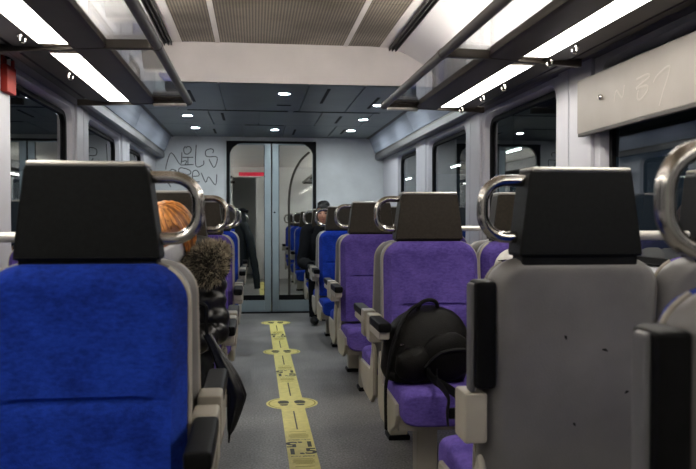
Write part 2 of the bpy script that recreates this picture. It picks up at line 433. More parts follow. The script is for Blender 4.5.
# soffit bands under the racks, above the windows
for s, nm in ((-1, 'left'), (1, 'right')):
    mb = MB()
    pr = [(1.046, 1.812), (1.17, 1.822), (1.175, 1.836), (1.19, 1.836), (1.195, 1.828), (1.255, 1.838), (1.255, 1.89), (1.046, 1.87)]
    mb.prism(pr, lambda a, b, d: (s*a, d, b), Y0, YE+.015); struct('trim_soffit_'+nm, mb, M['soffit'])
    mb = MB()
    pr = [(1.257, 1.862), (1.275, 1.852), (1.335, 1.866), (1.36, 1.862), (1.36, 1.93), (1.257, 1.91)]
    mb.prism(pr, lambda a, b, d: (s*a, d, b), Y0, YB); struct('trim_cornice_'+nm, mb, M['soffit2'])

# ------------------------------------------------------------------ luggage racks, strip lights
BARS = [YE, 3.17, 1.62, .07, -1.48]
for s, nm in ((-1, 'left'), (1, 'right')):
    r = empty('luggage_rack', (s*.95, YE, 1.80), 0, label='glass-floored overhead luggage rack along the %s wall above the windows' % nm, cat='luggage rack')
    L = lambda x, y, z: (s*x-s*.95, y-YE, z-1.80)
    mb = MB(); mb.sweep([L(.592, Y0+.1, 1.822), L(.592, -.03, 1.822), L(.592, 1.52, 1.822), L(.592, 3.17, 1.822), L(.592, YE+.03, 1.822)], .021, 16)
    mb.build('front_tube', M['racktube'], r)
    mb = MB(); mb.sweep([L(.575, y, 1.822) for y in (3.06, 3.08)], .001, 6)
    bars = [y for y in BARS]
    for i, y in enumerate(bars):
        mb = MB(); mb.prism([(.60, y-.056), (.80, y-.036), (1.25, y+.085), (1.25, y+.117), (.80, y-.004), (.60, y-.024)], lambda p, q, d: L(p, q, d), 1.800, 1.838, .004)
        if i == 0:
            a = L(.60, y-.075, 1.825); b = L(.80, y-.05, 1.84); mb.box(*sorted((a[0], b[0])), a[1], b[1], a[2], b[2], .004)
        else:
            a = L(.60, y+.03, 1.829); b = L(.80, y+.075, 1.842); mb.box(*sorted((a[0], b[0])), a[1], b[1], a[2], b[2], .004)
        mb.build('cross_bar', M['rackdark'], r)
        mb = MB(); p = L(.592, y, 1.822); mb.sweep([(p[0], p[1]-.02, p[2]), (p[0], p[1]+.02, p[2])], .0235, 16); mb.build('tube_joint', M['racktube'], r)
    for i in range(len(bars)-1):
        mb = MB(); a = L(.605, bars[i+1]+.016, 1.828); b = L(.80, bars[i]-.016, 1.834)
        mb.box(*sorted((a[0], b[0])), a[1], b[1], a[2], b[2]); mb.build('glass_panel', M['rackglass'], r, 0)
    mb = MB()
    pr = [(.785, 1.812), (.80, 1.803), (.922, 1.803), (.926, 1.81), (.926, 1.872), (.80, 1.858)]
    mb.prism(pr, lambda a, b, d: L(a, d, b), Y0+.1, YE); mb.build('rail_beam', M['rackdark'], r)
    mb = MB(); a = L(.926, Y0+.1, 1.836); b = L(1.25, YE, 1.85); mb.box(*sorted((a[0], b[0])), a[1], b[1], a[2], b[2]); mb.build('shelf_plate', M['rackdark'], r)
    mb = MB(); mb.prism([(.60, YE-.075), (.79, YE-.055), (.79, YE-.012), (.60, YE-.032)], lambda p, q, d: L(p, q, d), 1.786, 1.802, .003); mb.build('end_trim', M['bar'], r)
    # strip lights: one fitting per bay
    for i in range(len(bars)-1):
        y0, y1 = bars[i+1]+.085, bars[i]+.03
        where = ['in the far bay by the pale header', 'in the second bay from the rack end', 'in the bay beside the camera', 'in the bay behind the camera'][i]
        t = empty('strip_light', (s*.986, (y0+y1)/2, 1.812), 0, label='white strip light under the %s rack, %s' % (nm, where), cat='ceiling light', group='strip lights under the luggage racks')
        h = (y1-y0)/2
        mb = MB(); mb.box(-.058, .058, -h+.07, h-.07, 0, .012, .003); mb.build('diffuser', M['strip'], t)
        for e in (-1, 1):
            mb = MB(); mb.box(-.058, .058, *sorted((e*(h-.07), e*h)), 0.002, .012, .002); mb.build('end_fade', M['stripfade'], t)  # unlit box, coloured as the light dying away at the strip's end
        mb = MB(); mb.box(-.06, .06, -h, h, .012, .022); mb.build('housing', M['rackdark'], t)
        u = empty('uplight_tube', (s*1.02, (y0+y1)/2, 1.86), 0, label='lamp tube on top of the %s rack, %s' % (nm, where), cat='ceiling light', group='lamp tubes on top of the racks')
        mb = MB(); mb.sweep([(0, -h+.03, .03), (0, h-.03, .03)], .018, 10); mb.build('tube', M['uplight'], u)
        mb = MB(); mb.box(-.04, .04, -h, h, -.01, .012, .003); mb.build('housing', M['white'], u)

# downlights
dl = [(.03, 5.98, 'nearest the pale header in the middle'), (-.83, 7.32, 'left side, farther from the graffiti wall'), (-.83, 8.28, 'left side, above the graffiti'),
      (.02, 8.36, 'just above the door mullion'), (.855, 8.35, 'right side, nearest the doors'), (.86, 7.42, 'right side, middle of the row'), (.855, 6.48, 'right side, beside the end of the luggage rack'), (-.83, 6.4, 'left side, hidden by the rack end')]
for x, y, w in dl:
    t = empty('downlight', (x, y, ZL), 0, label='round cool-white recessed downlight in dark ceiling, '+w, cat='ceiling light', group='downlights over the doors')
    mb = MB(); mb.lathe([(.058, 0), (.058, -.006), (.046, -.008), (.043, -.004)], segs=24); mb.build('bezel', M['doorm'], t)
    mb = MB(); mb.lathe([(.043, -.004), (.03, -.0065), (.004, -.007)], segs=24); mb.build('lens', M['down'], t)

# coat hooks
hook0 = None
for s, ylist, nm in ((1, [4.57, 4.13, 3.77, 3.16, 2.90], 'right'), (-1, [2.98, 3.73], 'left')):
    for k, y in enumerate(ylist):
        w = ['farthest from the camera', 'second from the far end', 'middle of the five', 'second nearest the camera', 'nearest the camera'][k] if s > 0 else ['nearer the camera', 'farther along'][k]
        o = empty('coat_hook', (s*1.072, y, 1.812), 0, label='small bright metal coat hook under the %s soffit, %s' % (nm, w), cat='hook', group='coat hooks under the soffits')
        mb = MB(); mb.lathe([(.010, 0), (.010, -.008), (.006, -.009)], segs=12); mb.build('mount', M['chrome'], o)
        mb = MB(); mb.sweep([(0, 0, -.006), (0, 0, -.024), (-s*.006, -.003, -.032), (-s*.016, -.004, -.034), (-s*.022, -.004, -.028), (-s*.023, -.004, -.018)], .0042, 8); mb.build('hook_arm', M['chrome'], o)

# ------------------------------------------------------------------ bulkhead with glazed doors
mb = MB()
mb.box(-1.40, -.535, YB, YB+.06, 0, 2.13); mb.box(.535, 1.40, YB, YB+.06, 0, 2.13); mb.box(-.535, .535, YB, YB+.06, 2.06, 2.13)
struct('wall_bulkhead', mb, M['bulk'])
mb = MB()      # black surround with rounded upper corners
o_ = [(-.535, 0), (.535, 0), (.535, 2.062), (-.535, 2.062)]
outer = [(.535, 0)]+[(.535, 2.062)]*9+[(-.535, 2.062)]*9+[(-.535, 0)]
inner = [(.497, 0)]+arc(.497-.15, 2.035-.15, .15, 0, 90, 9)+arc(-.497+.15, 2.035-.15, .15, 90, 180, 9)+[(-.497, 0)]
R = lambda pts, y: [(x, y, z) for x, z in pts]
mb.loft([R(outer, YB-.02), R(inner, YB-.02), R(inner, YB+.05), R(outer, YB+.05)], cap=False, closed=False)
mb.box(-.52, .52, YB-.03, YB+.06, 0, .014)
struct('trim_door_surround', mb, M['black'])
for s, nm, k in ((-1, 'left', 1), (1, 'right', 2)):
    mb = MB(); yd0, yd1 = YB+.0, YB+.035
    X = lambda a, b: sorted((s*a, s*b))
    mb.box(*X(.008, .085), yd0, yd1, .016, 2.05, .004)          # meeting stile
    mb.box(*X(.085, .52), yd0, yd1, .016, .155, .004)           # bottom rail
    mb.box(*X(.085, .52), yd0+.004, yd1, 2.02, 2.05, .003)
    mb.box(*X(.490, .52), yd0+.01, yd1, .155, 2.03, .003)
    d = struct('door_%d' % k, mb, M['doorm'])
    g = MB(); g.box(*X(.085, .49), YB+.016, YB+.019, .155, 2.02); g.build('pane', M['doorglass'], d, 0)
    g = MB(); g.box(*X(.085, .49), YB+.010, YB+.026, .150, .160); g.box(*X(.083, .091), YB+.010, YB+.026, .155, 2.02)
    g.box(*X(.085, .49), YB+.008, YB+.028, .160, .215)
    g.build('gasket', M['black'], d)
    if s > 0:
        g = MB(); g.lathe([(.011, 0), (.011, -.006), (.008, -.008)], (.035, YB, 1.21), 12, 'y'); g.build('door_lock', M['blackp'], d)
        g = MB(); g.lathe([(.008, 0), (.008, -.004), (.006, -.006)], (.035, YB, 1.30), 12, 'y'); g.build('door_lock', M['doorm'], d)
mb = MB(); mb.box(-.006, .006, YB+.004, YB+.03, .014, 2.05); struct('trim_door_seal', mb, M['black'])

# marker graffiti on the bulkhead, read off as strokes
def px(x, y):      # pixel of the photographed wall -> wall point
    sc_ = 83.3; return ((x-255)/sc_-.2, (219-y)/sc_+H)
G = [[(168.3, 169), (168.6, 165), (173.5, 152.5), (182.2, 164.2), (183.7, 152)], 
     [(184.2, 157), (194.8, 156.8)], [(189.5, 157), (189.5, 164)], [(184, 161), (188, 160.4), (187, 164)], [(182.5, 164.6), (195, 164)],
     [(187.2, 146), (185.4, 149), (186.6, 153.2), (190, 153.4), (192.6, 150.5), (192, 147), (189, 146.4), (187.5, 148)],
     [(197.6, 144.5), (197.2, 165), (204.3, 164.2), (204.8, 160)],
     [(213.6, 152.5), (214.4, 149.5), (211.6, 148.2), (207.2, 150), (206.6, 154), (209, 156.2), (218, 156.6), (215, 166.8), (210, 158.5)],
     [(178.5, 170.6), (175, 168.8), (173, 169.5), (170.4, 173), (170, 181), (173, 186)], [(177, 169), (177.6, 181)],
     [(180.5, 182), (180.8, 168.5), (187, 168), (192, 170.5), (191.5, 173.2), (186, 174.5), (181.5, 173.4), (190.5, 181.5)],
     [(201, 181), (194.6, 180), (194.2, 171.5), (197.5, 169.6), (200, 172), (199.8, 175), (194.5, 175.5)],
     [(202.4, 172), (206.8, 181.5), (209.6, 176), (216.2, 184), (217.6, 173.5)]]
mb = MB()
for st in G:
    pts = []
    for (x, y) in st:
        X, Z = px(x, y); pts.append((X, YB-.0015, Z))
    mb.sweep(smooth_path(pts, 4), .0050, 6, flat=(.2, (0, 1, 0)))
tag(mb.build('graffiti', M['ink'], None), label='black marker graffiti lettering on grey wall left of the doors', cat='graffiti')

# ------------------------------------------------------------------ compartment beyond the doors
mb = MB(); mb.box(-1.4, 1.4, YB+.06, Y2+1.5, 2.13, 2.2); struct('ceiling_beyond', mb, M['cream'])
mb = MB(); mb.box(-.18, 1.4, Y2, Y2+.06, 0, 2.13); mb.box(-1.4, -.62, Y2, Y2+.06, 0, 2.13); mb.box(-.62, -.18, Y2, Y2+.06, 1.98, 2.13); struct('wall_end_beyond', mb, M['white'])
mb = MB(); mb.box(-1.4, 1.4, Y2+1.45, Y2+1.5, 0, 2.13); struct('wall_vestibule_beyond', mb, M['white'])
t = empty('display_sign', (-.30, Y2-.05, 1.99), 0, label='red lit display strip above the far doorway, seen through door glass', cat='sign')
mb = MB(); mb.box(-.30, .38, -.02, .05, -.06, .08, .008); mb.build('casing', M['cream'], t)
mb = MB(); mb.box(-.20, .36, -.026, -.019, -.035, .035); mb.build('screen', M['redled'], t)
for s, nm in ((-1, 'left'), (1, 'right')):
    r = empty('luggage_rack', (s*.95, 9.4, 1.80), 0, label='far overhead luggage rack on the %s, seen through the door glass' % nm, cat='luggage rack')
    mb = MB(); mb.sweep([(-s*.25, .0, .03), (-s*.25, 4.9, .03)], .02, 12); mb.build('front_tube', M['racktube'], r)
    mb = MB(); mb.box(-.2, .2, 0, 4.9, .03, .045); mb.build('shelf_plate', M['soffit2'], r)
    for y in (0.02, 1.6, 3.2, 4.88):
        mb = MB(); mb.box(-.25, .38, y-.02, y+.02, .0, .045, .005); mb.build('cross_bar', M['rackdark'], r)
    t = empty('strip_light', (s*1.02, 11.9, 1.815), 0, label='white strip light under the far %s luggage rack beyond the doors' % nm, cat='ceiling light')
    mb = MB(); mb.box(-.06, .06, -2.4, 2.4, 0, .01); mb.build('diffuser', M['strip2'], t)
    t = empty('uplight_tube', (s*1.10, 11.9, 1.85), 0, label='lamp tube on top of the far %s luggage rack beyond the doors' % nm, cat='ceiling light')
    mb = MB(); mb.sweep([(0, -2.4, .03), (0, 2.4, .03)], .02, 10); mb.build('tube', M['strip2'], t)
    mb = MB(); mb.box(-.03, .03, -2.4, 2.4, 0, .012); mb.build('housing', M['white'], t)
t = empty('grab_pole', (.30, 11.2, 0), 0, label='curved steel grab pole in the next compartment, behind the right door pane', cat='pole')
mb = MB(); mb.sweep(smooth_path([(0.0, 0, 0), (0, 0, .9), (.0, 0, 1.45), (.05, 0, 1.75), (.16, 0, 1.98), (.30, 0, 2.12)], 8), .018, 10); mb.build('pole_tube', M['racktube'], t)
mb = MB(); mb.lathe([(.045, 0), (.045, .012), (.02, .016)], segs=16); mb.build('floor_flange', M['racktube'], t)

# ------------------------------------------------------------------ outside: dark station
mb = MB(); mb.box(2.0, 14, -6, 40, -.6, -.35); mb.box(-14, -2.0, -6, 40, -.6, -.35); struct('ground_platform', mb, M['platform'])
mb = MB(); mb.box(2.4, 14, -6, 40, 3.6, 3.7); mb.box(-14, -2.4, -6, 40, 3.6, 3.7); struct('roof_station', mb, M['darkroof'])
for s, nm, ys_ in ((1, 'right', (4.6, 8.4, 11.5, 14.6, 19, 25)), (-1, 'left', (21, 26, 31))):
    for k, y in enumerate(ys_):
        t = empty('platform_lamp', (s*4.9, y, 2.5), 0, label='cold white tube lamp outside the %s windows, %s' % (nm, ['nearest of the row', 'second of the row', 'third of the row', 'fourth of the row', 'fifth of the row', 'sixth of the row'][k]), cat='lamp', group='platform lamps outside the %s windows' % nm)
        mb = MB(); mb.sweep([(0, -.4, 0), (0, .4, 0)], .019, 10); mb.build('tube', M['tube'], t)
        mb = MB(); mb.box(-.07, .07, -.55, .55, .035, .09, .01); mb.build('housing', M['darkroof'], t)
        mb = MB(); mb.sweep([(0, 0, .09), (0, 0, 1.1)], .012, 8); mb.build('hanger', M['darkroof'], t)

# ------------------------------------------------------------------ seats
def seat_ring(z, w, yf, yb, wing=0.0, seam=0.0, n=16):
    """cross-section of the back cushion at height z: front (yf) is -y"""
    pts = []
    for i in range(n+1):
        u = -1+2*i/n; x = w*math.sin(u*PI/2)**1 if False else w*u
        e = max(0, (abs(u)-.86)/.14); y = yf + (yb-yf)*.62*(1-math.sqrt(max(0, 1-e*e)))
        y -= wing*max(0, min(1, (abs(u)-.55)/.3))*(1-e)
        if seam and abs(x) < .15: y += seam
        pts.append((x, y, z))
    for i in range(n+1):
        u = 1-2*i/n; pts.append((w*u, yb, z))
    return pts
def halfw(z, w0, zt, r):
    if z > zt-r: return w0-r+math.sqrt(max(0, r*r-(z-(zt-r))**2))
    return w0
def lean(z): return -(1.03-z)*.13          # bottom of the back sits forward of the top

def make_seat(color, aisle, raised=False, brown_head=True, head=True):
    """local frame: seat faces -y, headrest plane at y=0; aisle = sign of x towards the aisle"""
    r = bpy.data.objects.new('train_seat', None); col.objects.link(r); r.empty_display_size = .2
    f = M[color]
    # shell
    mb = MB(); rings = []
    zs = [.40, .45, .55, .65, .75, .85, .93]+[.93+.092*math.sin(i/8*PI/2) for i in range(1, 9)]
    for z in zs:
        w = halfw(z, .226-.008*max(0, (z-.6)), 1.0225, .085); k = 0 if z < 1.0 else (z-1.0)/.03
        ring = []
        for i in range(17):
            u = -1+2*i/16; e = max(0, (abs(u)-.9)/.1); ring.append((w*u, -.035+lean(z)+.01*e*e+.012*k, z))
        for i in range(17):
            u = 1-2*i/16; e = max(0, (abs(u)-.8)/.2); ring.append((w*u, .042+lean(z)*.9-.035*(1-math.sqrt(max(0, 1-e*e)))-.02*k, z))
        rings.append(ring)
    mb.loft(rings); mb.build('shell', M['shell'], r, 50)
    # light rim between shell and cushion
    mb = MB(); path = []
    for z in [.42, .6, .8, .93]+[.93+.085*math.sin(i/8*PI/2) for i in range(1, 7)]:
        path.append((halfw(z, .2225-.008*max(0, (z-.6)), 1.0185, .085), -.04+lean(z), z))
    mb.sweep(path, .0065, 8); mb.build('rim', M['rim'], r)
    mb = MB(); mb.sweep([(-x, y, z) for x, y, z in path], .0065, 8); mb.build('rim', M['rim'], r)
    # back cushion
    mb = MB(); rings = []
    zs = [.44, .50, .60, .70, .728, .735, .740, .747, .775, .85, .92]+[.92+.100*math.sin(i/9*PI/2) for i in range(1, 10)]
    for z in zs:
        w = halfw(z, .220-.008*max(0, (z-.6)), 1.0205, .086)
        t = .06 if z < .98 else .06-.03*((z-.98)/.041)**2
        lum = .018*math.exp(-((z-.6)/.13)**2)
        sm = .012 if abs(z-.7375) < .004 else 0
        rings.append(seat_ring(z, w, -.035-t+lean(z)-lum, -.03+lean(z), .014 if z < .9 else .006, sm))
    mb.loft(rings); mb.build('back_cushion', f, r, 60)
    # seat cushion
    mb = MB(); rings = []
    for (y, zt, th, k) in ((-.09, .425, .09, .97), (-.13, .43, .10, 1), (-.25, .437, .115, 1), (-.38, .447, .135, 1), (-.47, .452, .155, 1), (-.515, .448, .155, .99), (-.535, .437, .138, .975), (-.543, .425, .115, .96)):
        ring = []
        for i in range(28):
            a = 2*PI*i/28; ca, sa = math.cos(a), math.sin(a); p = .42
            x = .222*k*math.copysign(abs(ca)**p, ca); z = zt-th/2+th/2*math.copysign(abs(sa)**p, sa)
            if sa > .3: z -= .012*(1-(x/.222)**2)
            ring.append((x, y, z))
        rings.append(ring)
    mb.loft(rings); mb.build('seat_cushion', f, r, 55)
    # pan with beige sides
    mb = MB(); pr = [(-.47, .33), (-.44, .28), (-.34, .235), (-.10, .225), (-.02, .28), (-.015, .46), (-.05, .52), (-.10, .45), (-.12, .385), (-.46, .375)]
    for e in (-1, 1): mb.prism(pr, lambda a, b, d: (d, a, b), *sorted((e*.215, e*.236)), bev=.006)
    mb.box(-.216, .216, -.44, -.04, .26, .36); mb.build('seat_pan', M['rim'], r)
    # pedestal
    px_ = aisle*.07 if aisle else 0
    mb = MB(); mb.box(px_-.045, px_+.045, -.31, -.22, .02, .28, .008); mb.build('pedestal', M['rim'], r)
    mb = MB(); mb.box(px_-.055, px_+.055, -.325, -.205, 0, .025, .005); mb.build('foot_plate', M['blackp'], r)
    # headrest
    if head:
        mb = MB(); tr = [(-.150, 1.028), (.150, 1.028), (.1545, 1.029), (.1565, 1.032), (.157, 1.038), (.1325, 1.225), (.130, 1.233), (.123, 1.238), (-.123, 1.238), (-.130, 1.233), (-.1325, 1.225), (-.157, 1.038), (-.1565, 1.032), (-.1545, 1.029)]
        mb.prism(tr, lambda a, b, d: (a, d-(b-1.05)*.02, b), -.05, .045, bev=.006, seg=3); hr = mb.build('headrest', M['leather2' if brown_head else 'leather'], r, 50)  # brown-black leatherette on most headrests, black on the nearest rows
        mb = MB(); mb.box(-.127, .127, -.055, .044, 1.234, 1.246, .005); mb.build('top_trim', M['trim'], hr)
        mb = MB(); mb.box(-.150, .150, -.038, .035, .99, 1.055, .008); mb.build('headrest_neck', M['black'], r)
    if aisle:
        a = aisle
        if head:
            mb = MB(); xo = .238; q = .058; zt, zb = 1.214, 1.074
            path = [(a*.10, .0, zt)]+[(a*x, -.0, z) for x, z in arc(xo-q, zt-q, q, 90, 0, 9)]+[(a*x, 0, z) for x, z in arc(xo-q, zb+q, q, 0, -90, 9)]+[(a*.12, .0, zb)]
            mb.sweep(path, .0145, 14); mb.build('grab_handle', M['steel'], r)
            mb = MB(); mb.sweep([(-a*.14, 0, 1.078), (-a*.302, 0, 1.078)], .0115, 12); mb.build('link_bar', M['bar'], r)
        # armrest
        mb = MB(); mb.box(*sorted((a*.226, a*.285)), -.085, .012, .565, .69, .008)
        hg = mb.build('armrest_hinge', M['rim'], r)
        if raised:
            mb = MB(); mb.box(*sorted((a*.254, a*.270)), -.034, .006, .69, .962, .008); am = mb.build('armrest', M['soffit2'], r)
            mb = MB(); mb.box(*sorted((a*.206, a*.260)), -.055, .024, .70, .968, .012); mb.build('armrest_pad', M['blackp'], am)
        else:
            mb = MB(); mb.box(*sorted((a*.236, a*.283)), -.335, -.07, .615, .650, .008); am = mb.build('armrest', M['rim'], r)
            mb = MB(); mb.box(*sorted((a*.232, a*.287)), -.355, -.085, .648, .688, .010); mb.build('armrest_pad', M['blackp'], am)
    return r

cache = {}
def seat(x, y, face, color, aisle, label, group, raised=False, brown_head=True, head=True):
    """face 'us' looks to -Y, 'away' to +Y; aisle is the world sign of x towards the aisle (0 for window seats)"""
    la = aisle if face == 'us' else -aisle
    key = (color, la, raised, brown_head, head)
    if key not in cache: r = cache[key] = make_seat(color, la, raised, brown_head, head)
    else: r = copy_tree(cache[key])
    r.location = (x, y, 0); r.rotation_euler = (0, 0, 0 if face == 'us' else PI)
    tag(r, label, 'seat', group); return r
RA, RW_, LA, LW = .595, 1.048, -.566, -1.02
rows_r = [(.985, 'away', 'blue'), (1.82, 'away', 'purple'), (3.46, 'us', 'purple'), (3.565, 'away', 'purple'), (5.21, 'us', 'purple'), (5.315, 'away', 'blue'), (6.95, 'us', 'blue'), (7.055, 'away', 'blue'), (8.72, 'us', 'blue')]
lab_ra = ['nearest grey-backed aisle seat at right edge, black armrest raised, chrome handle cut by frame',
          'scuffed and dented grey-backed aisle seat with raised black armrest, right foreground',
          'purple aisle seat holding the black backpack, right of the aisle',
          'purple seat turned to the doors, directly behind the backpack seat',
          'second purple aisle seat facing the camera, one bay behind the backpack seat',
          'blue seat turned to the doors, back to back with second purple aisle seat',
          'blue aisle seat facing the camera, just before the black-clothed passenger on the right',
          'blue seat turned to the doors, facing the black-clothed passenger by the bulkhead',
          'blue aisle seat against the bulkhead with the black-clothed passenger sitting on it']
lab_rw = ['grey-backed window seat in the row nearest the camera, right edge of the picture',
          'grey-backed window seat beside the scuffed grey aisle seat, under the beige blind panel',
          'purple window seat with the white-jacketed passenger on it',
          'purple window seat back to back with the white-jacketed passenger\'s seat',
          'purple window seat one bay behind the white-jacketed passenger, right side',
          'blue window seat turned to the doors in the middle of the right side',
          'blue window seat facing the camera in the last full bay on the right',
          'blue window seat turned to the doors in the last bay on the right',
          'blue window seat in the right corner against the bulkhead']
for i, (y, fc, c) in enumerate(rows_r):
    hd = i < 2 or fc == 'us'      # back-to-back pairs share one headrest and grab handle
    st_ = seat(RA+(.003 if i == 0 else 0), y, fc, c, -1, lab_ra[i], 'seats right of the aisle', raised=i < 2, brown_head=i > 1, head=hd)
    if i == 1:
        for (sx, sz, ln, an) in ((.70-.03, .79, .016, .3), (.565, .825, .012, 1.2), (.785-.05, .68, .012, -.4), (.60, .60, .010, .9)):
            lx = .595-sx; ly = .042+lean(sz)*.9+.0005
            mb = MB(); mb.sweep([(lx-ln*.5*math.cos(an), ly, sz-ln*.5*math.sin(an)), (lx, ly, sz+.002), (lx+ln*.5*math.cos(an), ly, sz+ln*.5*math.sin(an))], [.001, .0035, .0015], 6, flat=(.25, (0, 1, 0)))
            sm_ = mb.build('scuff_mark', M['black'], st_); sm_['label'] = 'dark scuff mark'
    seat(RW_, y, fc, c, 0, lab_rw[i], 'seats by the right windows', brown_head=i > 1, head=hd)
rows_l = [(1.77, 'us', 'blue'), (1.875, 'away', 'blue'), (3.44, 'us', 'purple'), (3.545, 'away', 'purple'), (5.12, 'us', 'purple'), (5.225, 'away', 'purple'), (6.80, 'us', 'blue'), (6.905, 'away', 'blue'), (8.55, 'us', 'blue')]
lab_la = ['large bright blue seat with black headrest filling the left foreground',
          'blue seat back to back with the large foreground blue seat, facing the ginger-haired passenger',
          'purple seat the ginger-haired passenger in the fur-hooded coat sits on',
          'purple seat turned to the doors behind the ginger-haired passenger',
          'purple seat edge just right of the fur hood, left of the aisle',
          'purple seat turned to the doors, back to back with seat right of the fur hood',
          'blue seat edge showing behind the purple one left of the aisle',
          'blue seat turned to the doors, last bay left of the aisle',
          'blue seat against the bulkhead left of the doors, with the dark coat hanging on it']
lab_lw = ['blue window seat beside the large foreground blue seat, at the left edge',
          'blue window seat turned to the doors just beyond the left foreground',
          'purple window seat beside the ginger-haired passenger',
          'purple window seat turned to the doors behind the ginger-haired passenger\'s row',
          'purple window seat on which the passenger reflected in the left window sits',
          'purple window seat turned to the doors, middle of the left side',
          'blue window seat facing the camera under the graffiti, left side',
          'blue window seat turned to the doors, last bay on the left',
          'blue window seat in the left corner under the graffiti']
for i, (y, fc, c) in enumerate(rows_l):
    seat(LA, y, fc, c, 1, lab_la[i], 'seats left of the aisle', brown_head=i > 0, head=fc == 'us')
    seat(LW, y, fc, c, 0, lab_lw[i], 'seats by the left windows', brown_head=i > 0, head=fc == 'us')
for k, y in enumerate((10.75, 12.35, 13.95)):
    w = ['nearest to the glass', 'second beyond the glass', 'farthest, by the end wall'][k]
    seat(RA-.02, y, 'us', 'blue', -1, 'blue aisle seat seen through the right door pane, '+w, 'seats beyond the doors')
    seat(RW_, y, 'us', 'blue', 0, 'blue window seat in next compartment on the right, '+w, 'seats beyond the doors')
    seat(LA, y, 'us', 'blue', 1, 'blue aisle seat seen through the left door pane, '+w, 'seats beyond the doors')
    seat(LW, y, 'us', 'blue', 0, 'blue window seat in next compartment on the left, '+w, 'seats beyond the doors')

# ------------------------------------------------------------------ window cover panel on the right, emergency hammer on the left
t = empty('blind_panel', (1.315, 1.7, 1.64), 0, label='long beige panel covering the top of the nearest right window, faint scrawl on it', cat='blind')
mb = MB(); mb.box(-.014, .014, -1.4, 1.72, -.12, .128, .005); mb.build('panel_board', M['blind'], t)
mb = MB(); mb.box(-.012, .012, -1.4, 1.715, -.135, -.118, .003); mb.build('bottom_rail', M['soffit'], t)
for y in (1.72-.06, -1.3):
    mb = MB(); mb.box(.01, .062, y-.02, y+.02, -.10, .10, .004); mb.build('bracket', M['wall'], t)
mb = MB(); mb.lathe([(.011, 0), (.012, -.010), (.007, -.016)], (-.014, 1.46, .012), 14, 'x'); k = mb.build('lock', M['chrome'], t)
mb = MB(); mb.box(-.031, -.028, 1.458, 1.462, .004, .020); mb.build('keyhole', M['black'], k)
def pb(x, y):     # photo pixel -> panel local (y,z)
    off = x-255; d = (1.301+.2)*766/off; Y = (d-1.5*.1215)/.9926; Z = H+(219-y)*d/760
    return (-.0152, Y-1.7, Z-1.64)
S = [[(614, 101), (616, 90), (622, 97), (624, 84)], [(636, 79), (646, 74), (649, 76), (640, 84), (636, 88), (646, 85), (647, 90), (640, 99), (637, 97), (638, 90)],
     [(653, 82), (656, 76), (664, 68), (669, 66), (668, 74), (663, 90), (659, 105)]]
for st in S:
    mb = MB(); mb.sweep(smooth_path([pb(*p) for p in st], 5), .0055, 6, flat=(.1, (1, 0, 0))); mb.build('scrawl', M['scrawl'], t)

t = empty('hammer_holder', (-1.345, 3.69, 1.70), 0, label='red emergency hammer holder on the left window pillar at the picture edge', cat='hammer')
mb = MB(); mb.box(.003, .035, -.075, .055, 0, .125, .006)
for i in range(7): mb.box(.006, .03, .055, .064, .006+i*.017, .016+i*.017, .002)
mb.build('holder_body', M['red'], t)
mb = MB(); mb.box(.003, .012, -.07, .05, .12, .19, .003); mb.box(.003, .03, .028, .05, .12, .175, .004); mb.build('back_plate', M['red'], t)
mb = MB(); mb.sweep([(.022, -.015, .09), (.022, -.015, .165)], .009, 10); mb.build('hammer_handle', M['bar'], t)
mb = MB(); mb.sweep([(.022, -.055, .165), (.022, -.04, .167), (.022, .02, .167), (.022, .034, .165)], [.004, .012, .012, .004], 10); mb.build('hammer_head', M['blackp'], t)

# ------------------------------------------------------------------ distance stickers on the floor
TX = .022
def disc(mb, cx, cy, r, z, n=48):
    mb.add([(cx+r*math.cos(2*PI*i/n), cy+r*math.sin(2*PI*i/n), z) for i in range(n)], [tuple(range(n))])
def text_mesh(s, size, x, y, z, rot, mat_, parent, name):
    cu = bpy.data.curves.new(name, 'FONT'); cu.body = s; cu.size = size; cu.align_x = 'CENTER'; cu.align_y = 'CENTER'; cu.offset = size*.03
    o = bpy.data.objects.new(name, cu); col.objects.link(o)
    dg = bpy.context.evaluated_depsgraph_get(); me = bpy.data.meshes.new_from_object(o.evaluated_get(dg))
    bpy.data.objects.remove(o)
    me.materials.clear(); me.materials.append(mat_)
    ob = bpy.data.objects.new(name, me); col.objects.link(ob); ob.parent = parent; ob.location = (x, y, z); ob.rotation_euler = (0, 0, rot)
    return ob
ov = [4.62, 6.45, 8.28]
def foot(mb, cx, cy, z):
    pts = [(-.028, 0), (-.036, .03), (-.034, .055), (-.018, .072), (.006, .074), (.026, .06), (.033, .035), (.030, .01), (.024, 0)]
    mb.add([(cx+x, cy+y*1.05, z) for x, y in pts], [tuple(range(len(pts)))])
    hp_ = [(-.024, -.016), (.022, -.016), (.024, -.034), (.014, -.05), (-.012, -.05), (-.024, -.036)]
    mb.add([(cx+x, cy+y, z) for x, y in hp_], [tuple(range(len(hp_)))])
